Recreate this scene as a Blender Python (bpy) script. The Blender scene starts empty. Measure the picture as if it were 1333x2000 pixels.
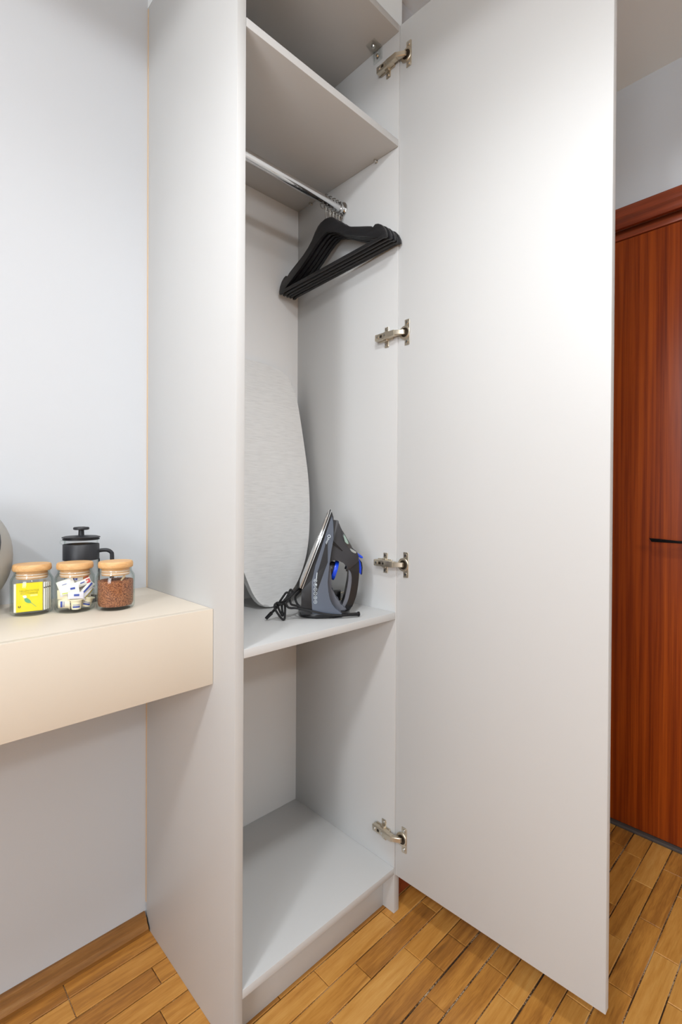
import bpy, bmesh, math, random
from mathutils import Vector, Matrix
from math import pi, sin, cos, sqrt

random.seed(7)
SC = bpy.context.scene
COL = SC.collection

# ------------------------------------------------------------------ camera
CAM_POS = (-0.48246, -0.85466, 1.08276)
cam = bpy.data.cameras.new('camera')
cam_ob = bpy.data.objects.new('camera', cam)
COL.objects.link(cam_ob)
YAW, PITCH, ROLL, FPX, PPX, PPY = 0.818288, -0.006637, 0.005857, 955.4174, 760.5171, 981.1983
_F = Vector((sin(YAW)*cos(PITCH), cos(YAW)*cos(PITCH), sin(PITCH)))
_R0 = Vector((cos(YAW), -sin(YAW), 0.0)); _U0 = _R0.cross(_F)
_R = cos(ROLL)*_R0 + sin(ROLL)*_U0
_U = -sin(ROLL)*_R0 + cos(ROLL)*_U0
m = Matrix((( _R.x, _U.x, -_F.x), (_R.y, _U.y, -_F.y), (_R.z, _U.z, -_F.z))).to_4x4()
m.translation = Vector(CAM_POS)
cam_ob.matrix_world = m
cam.sensor_width = 36.0
cam.lens = 36.0*FPX/2000.0
cam.shift_x = -(PPX-666.5)/2000.0
cam.shift_y = -(1000.0-PPY)/2000.0
cam.clip_start = 0.02
SC.camera = cam_ob

# ------------------------------------------------------------------ light
world = bpy.data.worlds.new('daylight'); SC.world = world
world.use_nodes = True
world.node_tree.nodes['Background'].inputs[0].default_value = (0.62, 0.74, 0.95, 1)
world.node_tree.nodes['Background'].inputs[1].default_value = 1.0
LAMP_GLOW = 6.0
LAMP_COLOUR = (0.95, 0.985, 1.02)
LAMP_WATTS = (84.0, 96.0, 52.0)
WINDOW_WATTS = 62.0

def area(name, loc, rot, sx, sy, watts, colour):
    l = bpy.data.lights.new(name, 'AREA'); l.shape = 'RECTANGLE'
    l.size, l.size_y, l.energy, l.color = sx, sy, watts, colour
    o = bpy.data.objects.new(name, l); COL.objects.link(o)
    o.location, o.rotation_euler = loc, rot
    return o
# daylight coming in through the window in the left wall
area('window_daylight', (-3.02, -1.9, 1.45), (0, -pi/2, 0), 1.25, 1.55, WINDOW_WATTS, (0.90, 0.95, 1.0))

vs = SC.view_settings
vs.view_transform = 'Standard'; vs.look = 'None'; vs.exposure = -0.09; vs.gamma = 1.0
vs.use_curve_mapping = False
SC.display_settings.display_device = 'sRGB'

# ------------------------------------------------------------------ materials
def lin(c):
    return tuple((x/255/12.92) if x/255 <= 0.04045 else ((x/255+0.055)/1.055)**2.4 for x in c)

def mat(name, rgb, rough=0.5, metal=0.0, spec=0.5, bump=None, coat=0.0, var=0.0):
    """principled material; var mixes in slow colour variation, bump=(scale, strength)"""
    M = bpy.data.materials.new(name); M.use_nodes = True
    nt = M.node_tree; b = nt.nodes['Principled BSDF']
    c = lin(rgb)
    b.inputs['Base Color'].default_value = (*c, 1)
    b.inputs['Roughness'].default_value = rough
    b.inputs['Metallic'].default_value = metal
    b.inputs['Specular IOR Level'].default_value = spec
    b.inputs['Coat Weight'].default_value = coat
    tc = nt.nodes.new('ShaderNodeTexCoord')
    n = nt.nodes.new('ShaderNodeTexNoise'); n.inputs['Scale'].default_value = 3.0
    nt.links.new(tc.outputs['Object'], n.inputs['Vector'])
    mx = nt.nodes.new('ShaderNodeMix'); mx.data_type = 'RGBA'
    k = 1.0-max(var, 0.015)
    mx.inputs[6].default_value = (*[v*k for v in c], 1)
    mx.inputs[7].default_value = (*[min(1, v/k) for v in c], 1)
    nt.links.new(n.outputs[0], mx.inputs[0])
    nt.links.new(mx.outputs[2], b.inputs['Base Color'])
    if bump:
        n2 = nt.nodes.new('ShaderNodeTexNoise'); n2.inputs['Scale'].default_value = bump[0]
        nt.links.new(tc.outputs['Object'], n2.inputs['Vector'])
        bp = nt.nodes.new('ShaderNodeBump'); bp.inputs['Strength'].default_value = bump[1]
        bp.inputs['Distance'].default_value = 0.002
        nt.links.new(n2.outputs[0], bp.inputs['Height'])
        nt.links.new(bp.outputs[0], b.inputs['Normal'])
    return M

def ramp(nt, stops):
    r = nt.nodes.new('ShaderNodeValToRGB')
    el = r.color_ramp.elements
    el[0].position, el[0].color = stops[0][0], (*lin(stops[0][1]), 1)
    el[1].position, el[1].color = stops[-1][0], (*lin(stops[-1][1]), 1)
    for p, c in stops[1:-1]:
        e = el.new(p); e.color = (*lin(c), 1)
    return r

def wood(name, stops, stretch, scale, rough=0.4, per_object=0.0, spec=0.5, fine=0.35, bump=0.15, coat=0.0):
    """grain: noise stretched along one axis, plus finer fibre; per_object shifts tone of each piece"""
    M = bpy.data.materials.new(name); M.use_nodes = True
    nt = M.node_tree; b = nt.nodes['Principled BSDF']; L = nt.links.new
    tc = nt.nodes.new('ShaderNodeTexCoord'); oi = nt.nodes.new('ShaderNodeObjectInfo')
    off = nt.nodes.new('ShaderNodeVectorMath'); off.operation = 'MULTIPLY_ADD'
    off.inputs[1].default_value = (1, 1, 1)
    sc_ = nt.nodes.new('ShaderNodeVectorMath'); sc_.operation = 'SCALE'; sc_.inputs[0].default_value = (37, 91, 53)
    L(oi.outputs['Random'], sc_.inputs['Scale'])
    L(tc.outputs['Object'], off.inputs[0]); L(sc_.outputs[0], off.inputs[2])
    mp = nt.nodes.new('ShaderNodeMapping'); mp.inputs['Scale'].default_value = stretch
    L(off.outputs[0], mp.inputs['Vector'])
    n1 = nt.nodes.new('ShaderNodeTexNoise'); n1.inputs['Scale'].default_value = scale
    n1.inputs['Detail'].default_value = 6; n1.inputs['Distortion'].default_value = 0.6
    n2 = nt.nodes.new('ShaderNodeTexNoise'); n2.inputs['Scale'].default_value = scale*6
    n2.inputs['Detail'].default_value = 4
    L(mp.outputs[0], n1.inputs['Vector']); L(mp.outputs[0], n2.inputs['Vector'])
    mx = nt.nodes.new('ShaderNodeMix'); mx.data_type = 'FLOAT'; mx.inputs[0].default_value = fine
    L(n1.outputs[0], mx.inputs[2]); L(n2.outputs[0], mx.inputs[3])
    val = mx.outputs[0]
    if per_object:
        ad = nt.nodes.new('ShaderNodeMath'); ad.operation = 'MULTIPLY_ADD'
        ad.inputs[1].default_value = per_object; 
        sb = nt.nodes.new('ShaderNodeMath'); sb.operation = 'SUBTRACT'; sb.inputs[1].default_value = 0.5
        L(oi.outputs['Random'], sb.inputs[0]); L(sb.outputs[0], ad.inputs[0]); L(val, ad.inputs[2])
        val = ad.outputs[0]
    r = ramp(nt, stops); L(val, r.inputs[0]); L(r.outputs[0], b.inputs['Base Color'])
    b.inputs['Roughness'].default_value = rough
    b.inputs['Specular IOR Level'].default_value = spec
    b.inputs['Coat Weight'].default_value = coat
    bp = nt.nodes.new('ShaderNodeBump'); bp.inputs['Strength'].default_value = bump; bp.inputs['Distance'].default_value = 0.001
    L(n2.outputs[0], bp.inputs['Height']); L(bp.outputs[0], b.inputs['Normal'])
    return M

def glass_mat(name, tint=(0.80, 0.90, 0.87), gloss=0.04):
    """thin clear glass: fresnel mix of straight-through and mirror, greener where seen edge-on"""
    M = bpy.data.materials.new(name); M.use_nodes = True
    nt = M.node_tree; L = nt.links.new
    nt.nodes.remove(nt.nodes['Principled BSDF']); out = nt.nodes['Material Output']
    tr = nt.nodes.new('ShaderNodeBsdfTransparent'); gl = nt.nodes.new('ShaderNodeBsdfGlossy')
    gl.inputs['Roughness'].default_value = gloss
    lw = nt.nodes.new('ShaderNodeLayerWeight'); lw.inputs['Blend'].default_value = 0.35
    r = nt.nodes.new('ShaderNodeValToRGB')
    r.color_ramp.elements[0].position = 0.35; r.color_ramp.elements[0].color = (0.99, 0.995, 0.99, 1)
    r.color_ramp.elements[1].position = 0.95; r.color_ramp.elements[1].color = (*tint, 1)
    L(lw.outputs['Facing'], r.inputs[0]); L(r.outputs[0], tr.inputs['Color'])
    lf = nt.nodes.new('ShaderNodeLayerWeight'); lf.inputs['Blend'].default_value = 0.5
    pw = nt.nodes.new('ShaderNodeMath'); pw.operation = 'POWER'; pw.inputs[1].default_value = 4.0
    fr = nt.nodes.new('ShaderNodeMath'); fr.operation = 'MULTIPLY_ADD'; fr.inputs[1].default_value = 0.55; fr.inputs[2].default_value = 0.035
    L(lf.outputs['Facing'], pw.inputs[0]); L(pw.outputs[0], fr.inputs[0])
    mx = nt.nodes.new('ShaderNodeMixShader')
    L(fr.outputs[0], mx.inputs[0]); L(tr.outputs[0], mx.inputs[1]); L(gl.outputs[0], mx.inputs[2])
    L(mx.outputs[0], out.inputs['Surface'])
    return M

def emit_mat(name, colour, strength):
    M = bpy.data.materials.new(name); M.use_nodes = True
    nt = M.node_tree; b = nt.nodes['Principled BSDF']
    b.inputs['Base Color'].default_value = (0.9, 0.9, 0.88, 1)
    b.inputs['Emission Color'].default_value = (*colour, 1)
    b.inputs['Emission Strength'].default_value = strength
    return M

LAMINATE = mat('light_grey_laminate', (199, 199, 198), 0.42, spec=0.35)
LAMINATE_EDGE = mat('laminate_edge_band', (222, 221, 219), 0.38, spec=0.4)
BACKBOARD = mat('white_back_board', (238, 238, 238), 0.5, spec=0.3)
MDF = mat('raw_board_edge', (214, 186, 152), 0.7)
WALL = mat('white_wall_paint', (203, 206, 210), 0.75, spec=0.2, bump=(240, 0.05))
WALL_DIM = mat('bounce_dimming_wall', (168, 164, 158), 0.8, spec=0.1)  # unseen walls, tone made darker only to cut the bounced light
CEIL = mat('ceiling_paint', (232, 238, 240), 0.85, spec=0.1)
CREAM = mat('cream_laminate', (221, 210, 194), 0.45, spec=0.35)
CHROME = mat('chrome', (215, 215, 215), 0.09, 1.0)
WIRE = mat('bright_steel_wire', (205, 205, 202), 0.2, 1.0)
NICKEL = mat('nickel_plated_steel', (206, 196, 178), 0.36, 0.9)
NICKEL_DARK = mat('dark_hinge_recess', (70, 60, 48), 0.4, 0.8)
STEEL_SCREW = mat('screw_steel', (215, 212, 205), 0.2, 1.0)
BLACKWOOD = wood('black_stained_wood', [(0.3, (17, 17, 19)), (0.7, (34, 34, 37))], (14, 1.2, 14), 9, rough=0.42, bump=0.25)
CLEARPLASTIC = glass_mat('clear_plastic', (0.62, 0.66, 0.68), 0.12)
GLASS = glass_mat('clear_jar_glass')
PLANK = wood('oak_parquet', [(0.10, (112, 74, 34)), (0.34, (160, 106, 46)), (0.50, (188, 130, 58)), (0.66, (202, 146, 72)), (0.92, (216, 166, 94))],
             (1.6, 16, 6), 4.0, rough=0.36, per_object=0.34, spec=0.45, fine=0.30, bump=0.18)
SKIRT = wood('worn_brown_baseboard', [(0.25, (106, 68, 28)), (0.55, (142, 95, 42)), (0.85, (174, 130, 74))], (1.5, 20, 20), 5, rough=0.45)
MAHOG = wood('mahogany_veneer', [(0.22, (78, 22, 3)), (0.42, (120, 44, 6)), (0.60, (156, 68, 14)), (0.85, (184, 94, 28))],
             (24, 24, 0.35), 2.2, rough=0.4, fine=0.3, bump=0.08, spec=0.3)
MAHOG_H = wood('mahogany_moulding', [(0.22, (88, 30, 12)), (0.5, (140, 62, 32)), (0.85, (172, 90, 54))], (20, 0.7, 20), 2.2, rough=0.35, fine=0.3, bump=0.08)
DARKSEAL = mat('dark_threshold_strip', (72, 66, 62), 0.5)
BLACKMETAL = mat('black_metal', (14, 14, 16), 0.35, 0.4)

def joint_mat():
    M = bpy.data.materials.new('gritty_floor_joint'); M.use_nodes = True
    nt = M.node_tree; b = nt.nodes['Principled BSDF']; L = nt.links.new
    tc = nt.nodes.new('ShaderNodeTexCoord')
    n = nt.nodes.new('ShaderNodeTexNoise'); n.inputs['Scale'].default_value = 7; n.inputs['Detail'].default_value = 3
    n2 = nt.nodes.new('ShaderNodeTexNoise'); n2.inputs['Scale'].default_value = 260
    L(tc.outputs['Object'], n.inputs['Vector']); L(tc.outputs['Object'], n2.inputs['Vector'])
    mx = nt.nodes.new('ShaderNodeMix'); mx.data_type = 'FLOAT'; mx.inputs[0].default_value = 0.4
    L(n.outputs[0], mx.inputs[2]); L(n2.outputs[0], mx.inputs[3])
    r = ramp(nt, [(0.43, (34, 20, 9)), (0.51, (84, 60, 36)), (0.59, (186, 166, 138))])
    L(mx.outputs[0], r.inputs[0]); L(r.outputs[0], b.inputs['Base Color'])
    b.inputs['Roughness'].default_value = 0.9
    return M
JOINT = joint_mat()

def fabric_mat():
    M = bpy.data.materials.new('heathered_grey_cloth'); M.use_nodes = True
    nt = M.node_tree; b = nt.nodes['Principled BSDF']; L = nt.links.new
    tc = nt.nodes.new('ShaderNodeTexCoord')
    mp = nt.nodes.new('ShaderNodeMapping'); mp.inputs['Scale'].default_value = (34, 34, 400)
    L(tc.outputs['Object'], mp.inputs['Vector'])
    n = nt.nodes.new('ShaderNodeTexNoise'); n.inputs['Scale'].default_value = 1.0; n.inputs['Detail'].default_value = 4
    L(mp.outputs[0], n.inputs['Vector'])
    r = ramp(nt, [(0.3, (217, 217, 216)), (0.5, (225, 225, 224)), (0.7, (230, 230, 229))])
    L(n.outputs[0], r.inputs[0]); L(r.outputs[0], b.inputs['Base Color'])
    b.inputs['Roughness'].default_value = 0.9; b.inputs['Specular IOR Level'].default_value = 0.1
    bp = nt.nodes.new('ShaderNodeBump'); bp.inputs['Strength'].default_value = 0.15; bp.inputs['Distance'].default_value = 0.0006
    L(n.outputs[0], bp.inputs['Height']); L(bp.outputs[0], b.inputs['Normal'])
    return M
CLOTH = fabric_mat()

# ------------------------------------------------------------------ mesh helpers (all shapes are given in world metres)
ORIGIN = {}
def empty(name, loc, label=None, cat=None, group=None, kind=None):
    o = bpy.data.objects.new(name, None); COL.objects.link(o)
    o.location = loc; o.empty_display_size = 0.05
    ORIGIN[o.name] = Vector(loc)
    tag(o, label, cat, group, kind)
    return o

def tag(o, label=None, cat=None, group=None, kind=None):
    if label: o['label'] = label
    if cat: o['category'] = cat
    if group: o['group'] = group
    if kind: o['kind'] = kind
    return o

def obj(name, bm, m, parent=None, smooth=35, origin=None):
    """link bm (world coordinates) as one object; its origin is its parent's origin or its own base"""
    bmesh.ops.recalc_face_normals(bm, faces=bm.faces[:])
    if parent is not None:
        org = ORIGIN[parent.name]
    elif origin is not None:
        org = Vector(origin)
    else:
        xs = [v.co for v in bm.verts]
        org = Vector(((min(c.x for c in xs)+max(c.x for c in xs))/2, (min(c.y for c in xs)+max(c.y for c in xs))/2, min(c.z for c in xs)))
    bmesh.ops.translate(bm, verts=bm.verts[:], vec=-org)
    if smooth:
        lim = math.radians(smooth)
        for f in bm.faces: f.smooth = True
        for e in bm.edges:
            e.smooth = len(e.link_faces) == 2 and e.calc_face_angle(3.2) < lim
    me = bpy.data.meshes.new(name); bm.to_mesh(me); bm.free()
    me.materials.append(m)
    o = bpy.data.objects.new(name, me); COL.objects.link(o)
    if parent is not None: o.parent = parent
    else: o.location = org
    ORIGIN[o.name] = org
    return o

def dup(root, delta, label=None, name=None):
    """copy a thing with its parts and sub-parts, moved by delta"""
    def rec(o, par):
        c = o.copy(); COL.objects.link(c)
        if par is not None: c.parent = par
        for ch in list(o.children): rec(ch, c)
        return c
    r = rec(root, None); r.location = root.location + Vector(delta)
    if label: r['label'] = label
    return r

def NB(): return bmesh.new()

def box(bm, x0, x1, y0, y1, z0, z1, bevel=0.0, seg=2):
    vs_ = [bm.verts.new(p) for p in ((x0,y0,z0),(x1,y0,z0),(x1,y1,z0),(x0,y1,z0),(x0,y0,z1),(x1,y0,z1),(x1,y1,z1),(x0,y1,z1))]
    fs = [bm.faces.new([vs_[i] for i in q]) for q in ((3,2,1,0),(4,5,6,7),(0,1,5,4),(1,2,6,5),(2,3,7,6),(3,0,4,7))]
    if bevel:
        es = list({e for f in fs for e in f.edges})
        bmesh.ops.bevel(bm, geom=es, offset=bevel, segments=seg, profile=0.5, affect='EDGES')
    return bm

def lathe(bm, prof, cx, cy, z0, seg=40, cap0=True, cap1=True):
    rings = []
    for r, z in prof:
        rings.append([bm.verts.new((cx+r*cos(2*pi*k/seg), cy+r*sin(2*pi*k/seg), z0+z)) for k in range(seg)])
    for a, b in zip(rings, rings[1:]):
        for k in range(seg):
            bm.faces.new((a[k], a[(k+1) % seg], b[(k+1) % seg], b[k]))
    if cap0: bm.faces.new(rings[0][::-1])
    if cap1: bm.faces.new(rings[-1])
    return bm

def frame_cyl(bm, a, b, r0, r1=None, seg=20):
    """round bar from a to b"""
    r1 = r0 if r1 is None else r1
    a, b = Vector(a), Vector(b); d = (b-a).normalized()
    u = d.orthogonal().normalized(); v = d.cross(u)
    A = [bm.verts.new(a+(u*cos(t)+v*sin(t))*r0) for t in [2*pi*k/seg for k in range(seg)]]
    B = [bm.verts.new(b+(u*cos(t)+v*sin(t))*r1) for t in [2*pi*k/seg for k in range(seg)]]
    for k in range(seg): bm.faces.new((A[k], A[(k+1) % seg], B[(k+1) % seg], B[k]))
    bm.faces.new(A[::-1]); bm.faces.new(B)
    return bm

def smooth_path(pts, n=6):
    pts = [Vector(p) for p in pts]
    P = [pts[0]*2-pts[1]] + pts + [pts[-1]*2-pts[-2]]
    out = []
    for i in range(1, len(P)-2):
        p0, p1, p2, p3 = P[i-1:i+3]
        for k in range(n):
            t = k/n
            out.append(0.5*((2*p1)+(p2-p0)*t+(2*p0-5*p1+4*p2-p3)*t*t+(3*p1-p0-3*p2+p3)*t**3))
    out.append(pts[-1])
    return out

def tube(bm, pts, r, seg=10):
    pts = [Vector(p) for p in pts]
    n = len(pts); up = None; rings = []
    for i, p in enumerate(pts):
        d = (pts[min(i+1, n-1)]-pts[max(i-1, 0)]).normalized()
        if up is None: up = d.orthogonal().normalized()
        up = (up-d*up.dot(d)).normalized()
        v = d.cross(up)
        rr = r[i] if isinstance(r, (list, tuple)) else r
        rings.append([bm.verts.new(p+(up*cos(2*pi*k/seg)+v*sin(2*pi*k/seg))*rr) for k in range(seg)])
    for a, b in zip(rings, rings[1:]):
        for k in range(seg): bm.faces.new((a[k], a[(k+1) % seg], b[(k+1) % seg], b[k]))
    bm.faces.new(rings[0][::-1]); bm.faces.new(rings[-1])
    return bm

def prism(bm, poly, fn, c0, c1, bevel=0.0, seg=2, wfun=None):
    """poly of (a,b); fn(a,b,c)->world; extruded from c0 to c1 (or +-wfun(a,b))"""
    lo = [bm.verts.new(fn(a, b, c0 if wfun is None else -wfun(a, b))) for a, b in poly]
    hi = [bm.verts.new(fn(a, b, c1 if wfun is None else wfun(a, b))) for a, b in poly]
    n = len(poly)
    f0 = bm.faces.new(lo[::-1]); f1 = bm.faces.new(hi)
    for k in range(n): bm.faces.new((lo[k], lo[(k+1) % n], hi[(k+1) % n], hi[k]))
    if bevel:
        es = list(f0.edges)+list(f1.edges)
        bmesh.ops.bevel(bm, geom=es, offset=bevel, segments=seg, profile=0.5, affect='EDGES', clamp_overlap=True)
    return bm

def dense(poly, n=4, closed=True):
    """smooth a polygon outline with a catmull-rom curve"""
    P = [Vector((a, b, 0)) for a, b in poly]
    N = len(P); out = []
    for i in range(N):
        p0, p1, p2, p3 = P[i-1], P[i], P[(i+1) % N], P[(i+2) % N]
        for k in range(n):
            t = k/n
            q = 0.5*((2*p1)+(p2-p0)*t+(2*p0-5*p1+4*p2-p3)*t*t+(3*p1-p0-3*p2+p3)*t**3)
            out.append((q.x, q.y))
    return out

def ellipsoid(bm, c, rx, ry, rz, nu=36, nv=20, p=2.0):
    rings = []
    def se(v, e): return math.copysign(abs(v)**e, v)
    e = 2.0/p
    for j in range(1, nv):
        ph = -pi/2+pi*j/nv
        rings.append([bm.verts.new((c[0]+rx*se(cos(ph), e)*cos(2*pi*k/nu), c[1]+ry*se(cos(ph), e)*sin(2*pi*k/nu), c[2]+rz*se(sin(ph), e))) for k in range(nu)])
    for a, b in zip(rings, rings[1:]):
        for k in range(nu): bm.faces.new((a[k], a[(k+1) % nu], b[(k+1) % nu], b[k]))
    bm.faces.new(rings[0][::-1]); bm.faces.new(rings[-1])
    return bm

def text_bm(s, size, fn, depth=0.0):
    """flat lettering; fn maps (x,y) of the text plane to world"""
    cu = bpy.data.curves.new('lettering', 'FONT'); cu.body = s; cu.size = size
    cu.align_x = 'CENTER'; cu.align_y = 'CENTER'; cu.resolution_u = 2
    o = bpy.data.objects.new('lettering', cu); COL.objects.link(o)
    dg = bpy.context.evaluated_depsgraph_get(); dg.update()
    me = bpy.data.meshes.new_from_object(o.evaluated_get(dg))
    bpy.data.objects.remove(o); bpy.data.curves.remove(cu)
    bm = NB(); bm.from_mesh(me); bpy.data.meshes.remove(me)
    for v in bm.verts: v.co = Vector(fn(v.co.x, v.co.y))
    return bm

# ------------------------------------------------------------------ the room
CEIL_Z, XR, YB = 2.4434, 1.2269, 0.4351
XL, YF = -3.0, -3.4
W, T, D = 0.4765, 0.0188, 0.4292
ZB, ZM, ZT, ZTOP, TB = 0.1021, 0.7704, 1.9941, 2.2896, 0.018

fl = empty('floor', (0, 0, 0), kind='structure')
bm = NB(); box(bm, XL-0.1, XR+0.1, YF-0.1, YB+0.1, -0.08, -0.0035)
obj('floor_bed', bm, JOINT, fl)

ROW = 0.0555
Y0 = -0.0245                       # one long joint of the parquet; the others follow every ROW
KNOWN = {0: [-0.034+0.0, 0.2185], -1: [0.0625, 0.296, 0.5368], -2: [0.175, 0.405, 0.64], -3: [0.19, 0.422, 0.509, 0.73],
         -4: [0.12, 0.351, 0.58], -5: [0.278, 0.51], -6: [0.2362, 0.4633], -7: [0.655, 0.885, 1.116],
         -8: [0.565, 0.788, 1.015], -9: [0.657, 0.89, 1.118], -10: [0.585, 0.811], -11: [0.47, 0.70],
         3: [-0.060], 5: [-0.034], 6: [-0.185], 7: [-0.185]}
XMIN, XMAX, YMIN = -0.95, XR, -0.93
PL = 0.227
GAPW = {-3: 0.0022, -4: 0.0019, -6: 0.0021, -7: 0.0012, -2: 0.0012}
nplank = 0
for k in range(8, -17, -1):
    y1 = Y0+ROW*k+ROW; y0 = Y0+ROW*k
    if y0 < YMIN: continue
    y1 = min(y1, YB)
    if y1-y0 < 0.005: continue
    xs = list(KNOWN.get(k, [random.uniform(0, PL)]))
    while xs[0] > XMIN: xs.insert(0, xs[0]-PL*random.choice((1, 1, 1, 1.02, 0.98)))
    while xs[-1] < XMAX: xs.append(xs[-1]+PL*random.choice((1, 1, 1, 1.02, 0.98)))
    g0 = GAPW.get(k, 0.0013); g1 = GAPW.get(k+1, 0.0013)
    for xa, xb in zip(xs, xs[1:]):
        xa = max(xa, XMIN); xb = min(xb, XMAX)
        if xb-xa < 0.01: continue
        # planks wholly behind the niche wall are not seen
        if xa > 0.5 and y0 > 0.05: continue
        dz = random.uniform(-0.0005, 0.0002)
        a0, a1, b0, b1 = xa+0.0007, xb-0.0007, y0+g0, y1-g1
        bm = NB(); c = 0.0013
        lo = [bm.verts.new((x, y, -0.006)) for x, y in ((a0,b0),(a1,b0),(a1,b1),(a0,b1))]
        mi = [bm.verts.new((x, y, dz-c)) for x, y in ((a0,b0),(a1,b0),(a1,b1),(a0,b1))]
        hi = [bm.verts.new((x, y, dz)) for x, y in ((a0+c,b0+c),(a1-c,b0+c),(a1-c,b1-c),(a0+c,b1-c))]
        for q in range(4):
            r = (q+1) % 4
            bm.faces.new((lo[q], lo[r], mi[r], mi[q])); bm.faces.new((mi[q], mi[r], hi[r], hi[q]))
        bm.faces.new(hi)
        o = obj('plank', bm, PLANK, fl, smooth=0)
        nplank += 1
# the rest of the parquet, behind the camera
for nm, (x0, x1, y0, y1) in {'parquet_field': (XL, XMIN, YF, YB), 'parquet_field_front': (XMIN, XR, YF, Y0-ROW*16)}.items():
    bm = NB(); box(bm, x0, x1, y0, y1, -0.006, -0.0003)
    obj('parquet_field', bm, PLANK, fl)

def struct(name, bm, m): return tag(obj(name, bm, m, smooth=0), kind='structure')

bm = NB(); box(bm, XL-0.1, XR+0.1, YF-0.1, YB+0.1, CEIL_Z, CEIL_Z+0.1); struct('ceiling', bm, CEIL)
bm = NB(); box(bm, XL-0.1, XR+0.1, YB, YB+0.1, -0.08, CEIL_Z); struct('wall_back', bm, WALL)
bm = NB(); box(bm, XL-0.1, XR+0.1, YF-0.1, YF, -0.08, CEIL_Z); struct('wall_front', bm, WALL_DIM)
# left wall with a window opening
bm = NB()
wy0, wy1, wz0, wz1 = -2.7, -1.1, 0.8, 2.1
box(bm, XL-0.1, XL, YF, wy0, -0.08, CEIL_Z); box(bm, XL-0.1, XL, wy1, YB, -0.08, CEIL_Z)
box(bm, XL-0.1, XL, wy0, wy1, -0.08, wz0); box(bm, XL-0.1, XL, wy0, wy1, wz1, CEIL_Z)
struct('wall_left', bm, WALL_DIM)
wn = empty('window_1', (XL, (wy0+wy1)/2, wz0), kind='structure')
FRAME = mat('white_window_frame', (232, 232, 230), 0.4)
bm = NB()
for y0, y1, z0, z1 in ((wy0, wy0+.05, wz0, wz1), (wy1-.05, wy1, wz0, wz1), (wy0+.05, wy1-.05, wz0, wz0+.05), (wy0+.05, wy1-.05, wz1-.05, wz1), ((wy0+wy1)/2-.025, (wy0+wy1)/2+.025, wz0+.05, wz1-.05)):
    box(bm, XL-0.08, XL-0.03, y0, y1, z0, z1)
obj('window_frame', bm, FRAME, wn)
# right wall round the brown door
DY0, DY1, DZ = -0.60, -0.03, 1.990
bm = NB()
box(bm, XR, XR+0.1, YF, DY0, -0.08, CEIL_Z); box(bm, XR, XR+0.1, DY1, YB, -0.08, CEIL_Z)
box(bm, XR, XR+0.1, DY0, DY1, DZ, CEIL_Z)
struct('wall_right', bm, WALL)
# wall beside the wardrobe niche, behind the opened wardrobe door
bm = NB(); box(bm, W+0.006, XR, 0.046, YB, 0.0, CEIL_Z); struct('wall_niche', bm, WALL)
bm = NB(); box(bm, 0.0, W+0.005, 0.012, YB, ZTOP+TB+0.001, CEIL_Z); struct('wall_bulkhead', bm, CEIL)
bm = NB(); box(bm, W+0.008, XR-0.03, 0.031, 0.046, 0.0, 0.085, 0.003); struct('baseboard_right', bm, MAHOG_H)

# baseboard along the back wall, left of the wardrobe
bm = NB()
prof = [(0, 0.0375), (0.006, 0.0375), (0.0095, 0.031), (0.0150, 0.0285), (0.0195, 0.0190), (0.0255, 0.0155), (0.0295, 0.009), (0.0295, 0.0)]
prism(bm, prof, lambda a, b, c: (c, YB-a, b), XL, -0.0035)
struct('baseboard_back', bm, SKIRT)

# ------------------------------------------------------------------ brown room door in the right wall
dr = empty('door_1', (XR, (DY0+DY1)/2, 0.0), kind='structure')
bm = NB(); box(bm, XR+0.006, XR+0.045, DY0+0.004, DY1-0.004, 0.012, 1.9455, 0.0025); obj('door_leaf', bm, MAHOG, dr)
bm = NB(); box(bm, XR+0.003, XR+0.05, DY0, DY1, 1.9475, 1.9655, 0.002); box(bm, XR+0.026, XR+0.05, DY0, DY1, 1.9655, DZ); obj('frame_head', bm, MAHOG_H, dr)
bm = NB(); box(bm, XR-0.006, XR+0.06, DY0, DY1, 0.0, 0.0105, 0.002); obj('threshold', bm, DARKSEAL, dr)
bm = NB()
pr = [(0.0, 1.9775), (0.014, 1.9775), (0.019, 1.985), (0.019, 2.003), (0.015, 2.012), (0.017, 2.020), (0.013, 2.040), (0.009, 2.0475), (0.0, 2.0475)]
prism(bm, pr, lambda a, b, c: (XR-a, c, b), DY0-0.075, DY1+0.072); obj('architrave', bm, MAHOG_H, dr)
for ya, yb in ((DY0-0.075, DY0+0.006), (DY1-0.006, DY1+0.072)):
    bm = NB(); box(bm, XR-0.017, XR, ya, yb, 0.0, 1.9775, 0.004); obj('architrave', bm, MAHOG, dr)
bm = NB()
frame_cyl(bm, (XR+0.006, -0.535, 0.962), (XR-0.010, -0.535, 0.962), 0.025, seg=28)
frame_cyl(bm, (XR-0.010, -0.535, 0.962), (XR-0.050, -0.535, 0.962), 0.010)
pts = [(-0.550, 0.9645, 0.009), (-0.47, 0.9610, 0.0055), (-0.408, 0.9635, 0.0062), (-0.4045, 0.9665, 0.004)]
prism(bm, [(-0.55, 0.955), (-0.415, 0.9555), (-0.4085, 0.9665), (-0.44, 0.9655), (-0.49, 0.9625), (-0.55, 0.966)],
      lambda a, b, c: (XR-0.042-c, a, b), 0.0, 0.012, 0.0015)
obj('door_handle', bm, BLACKMETAL, dr)

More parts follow.
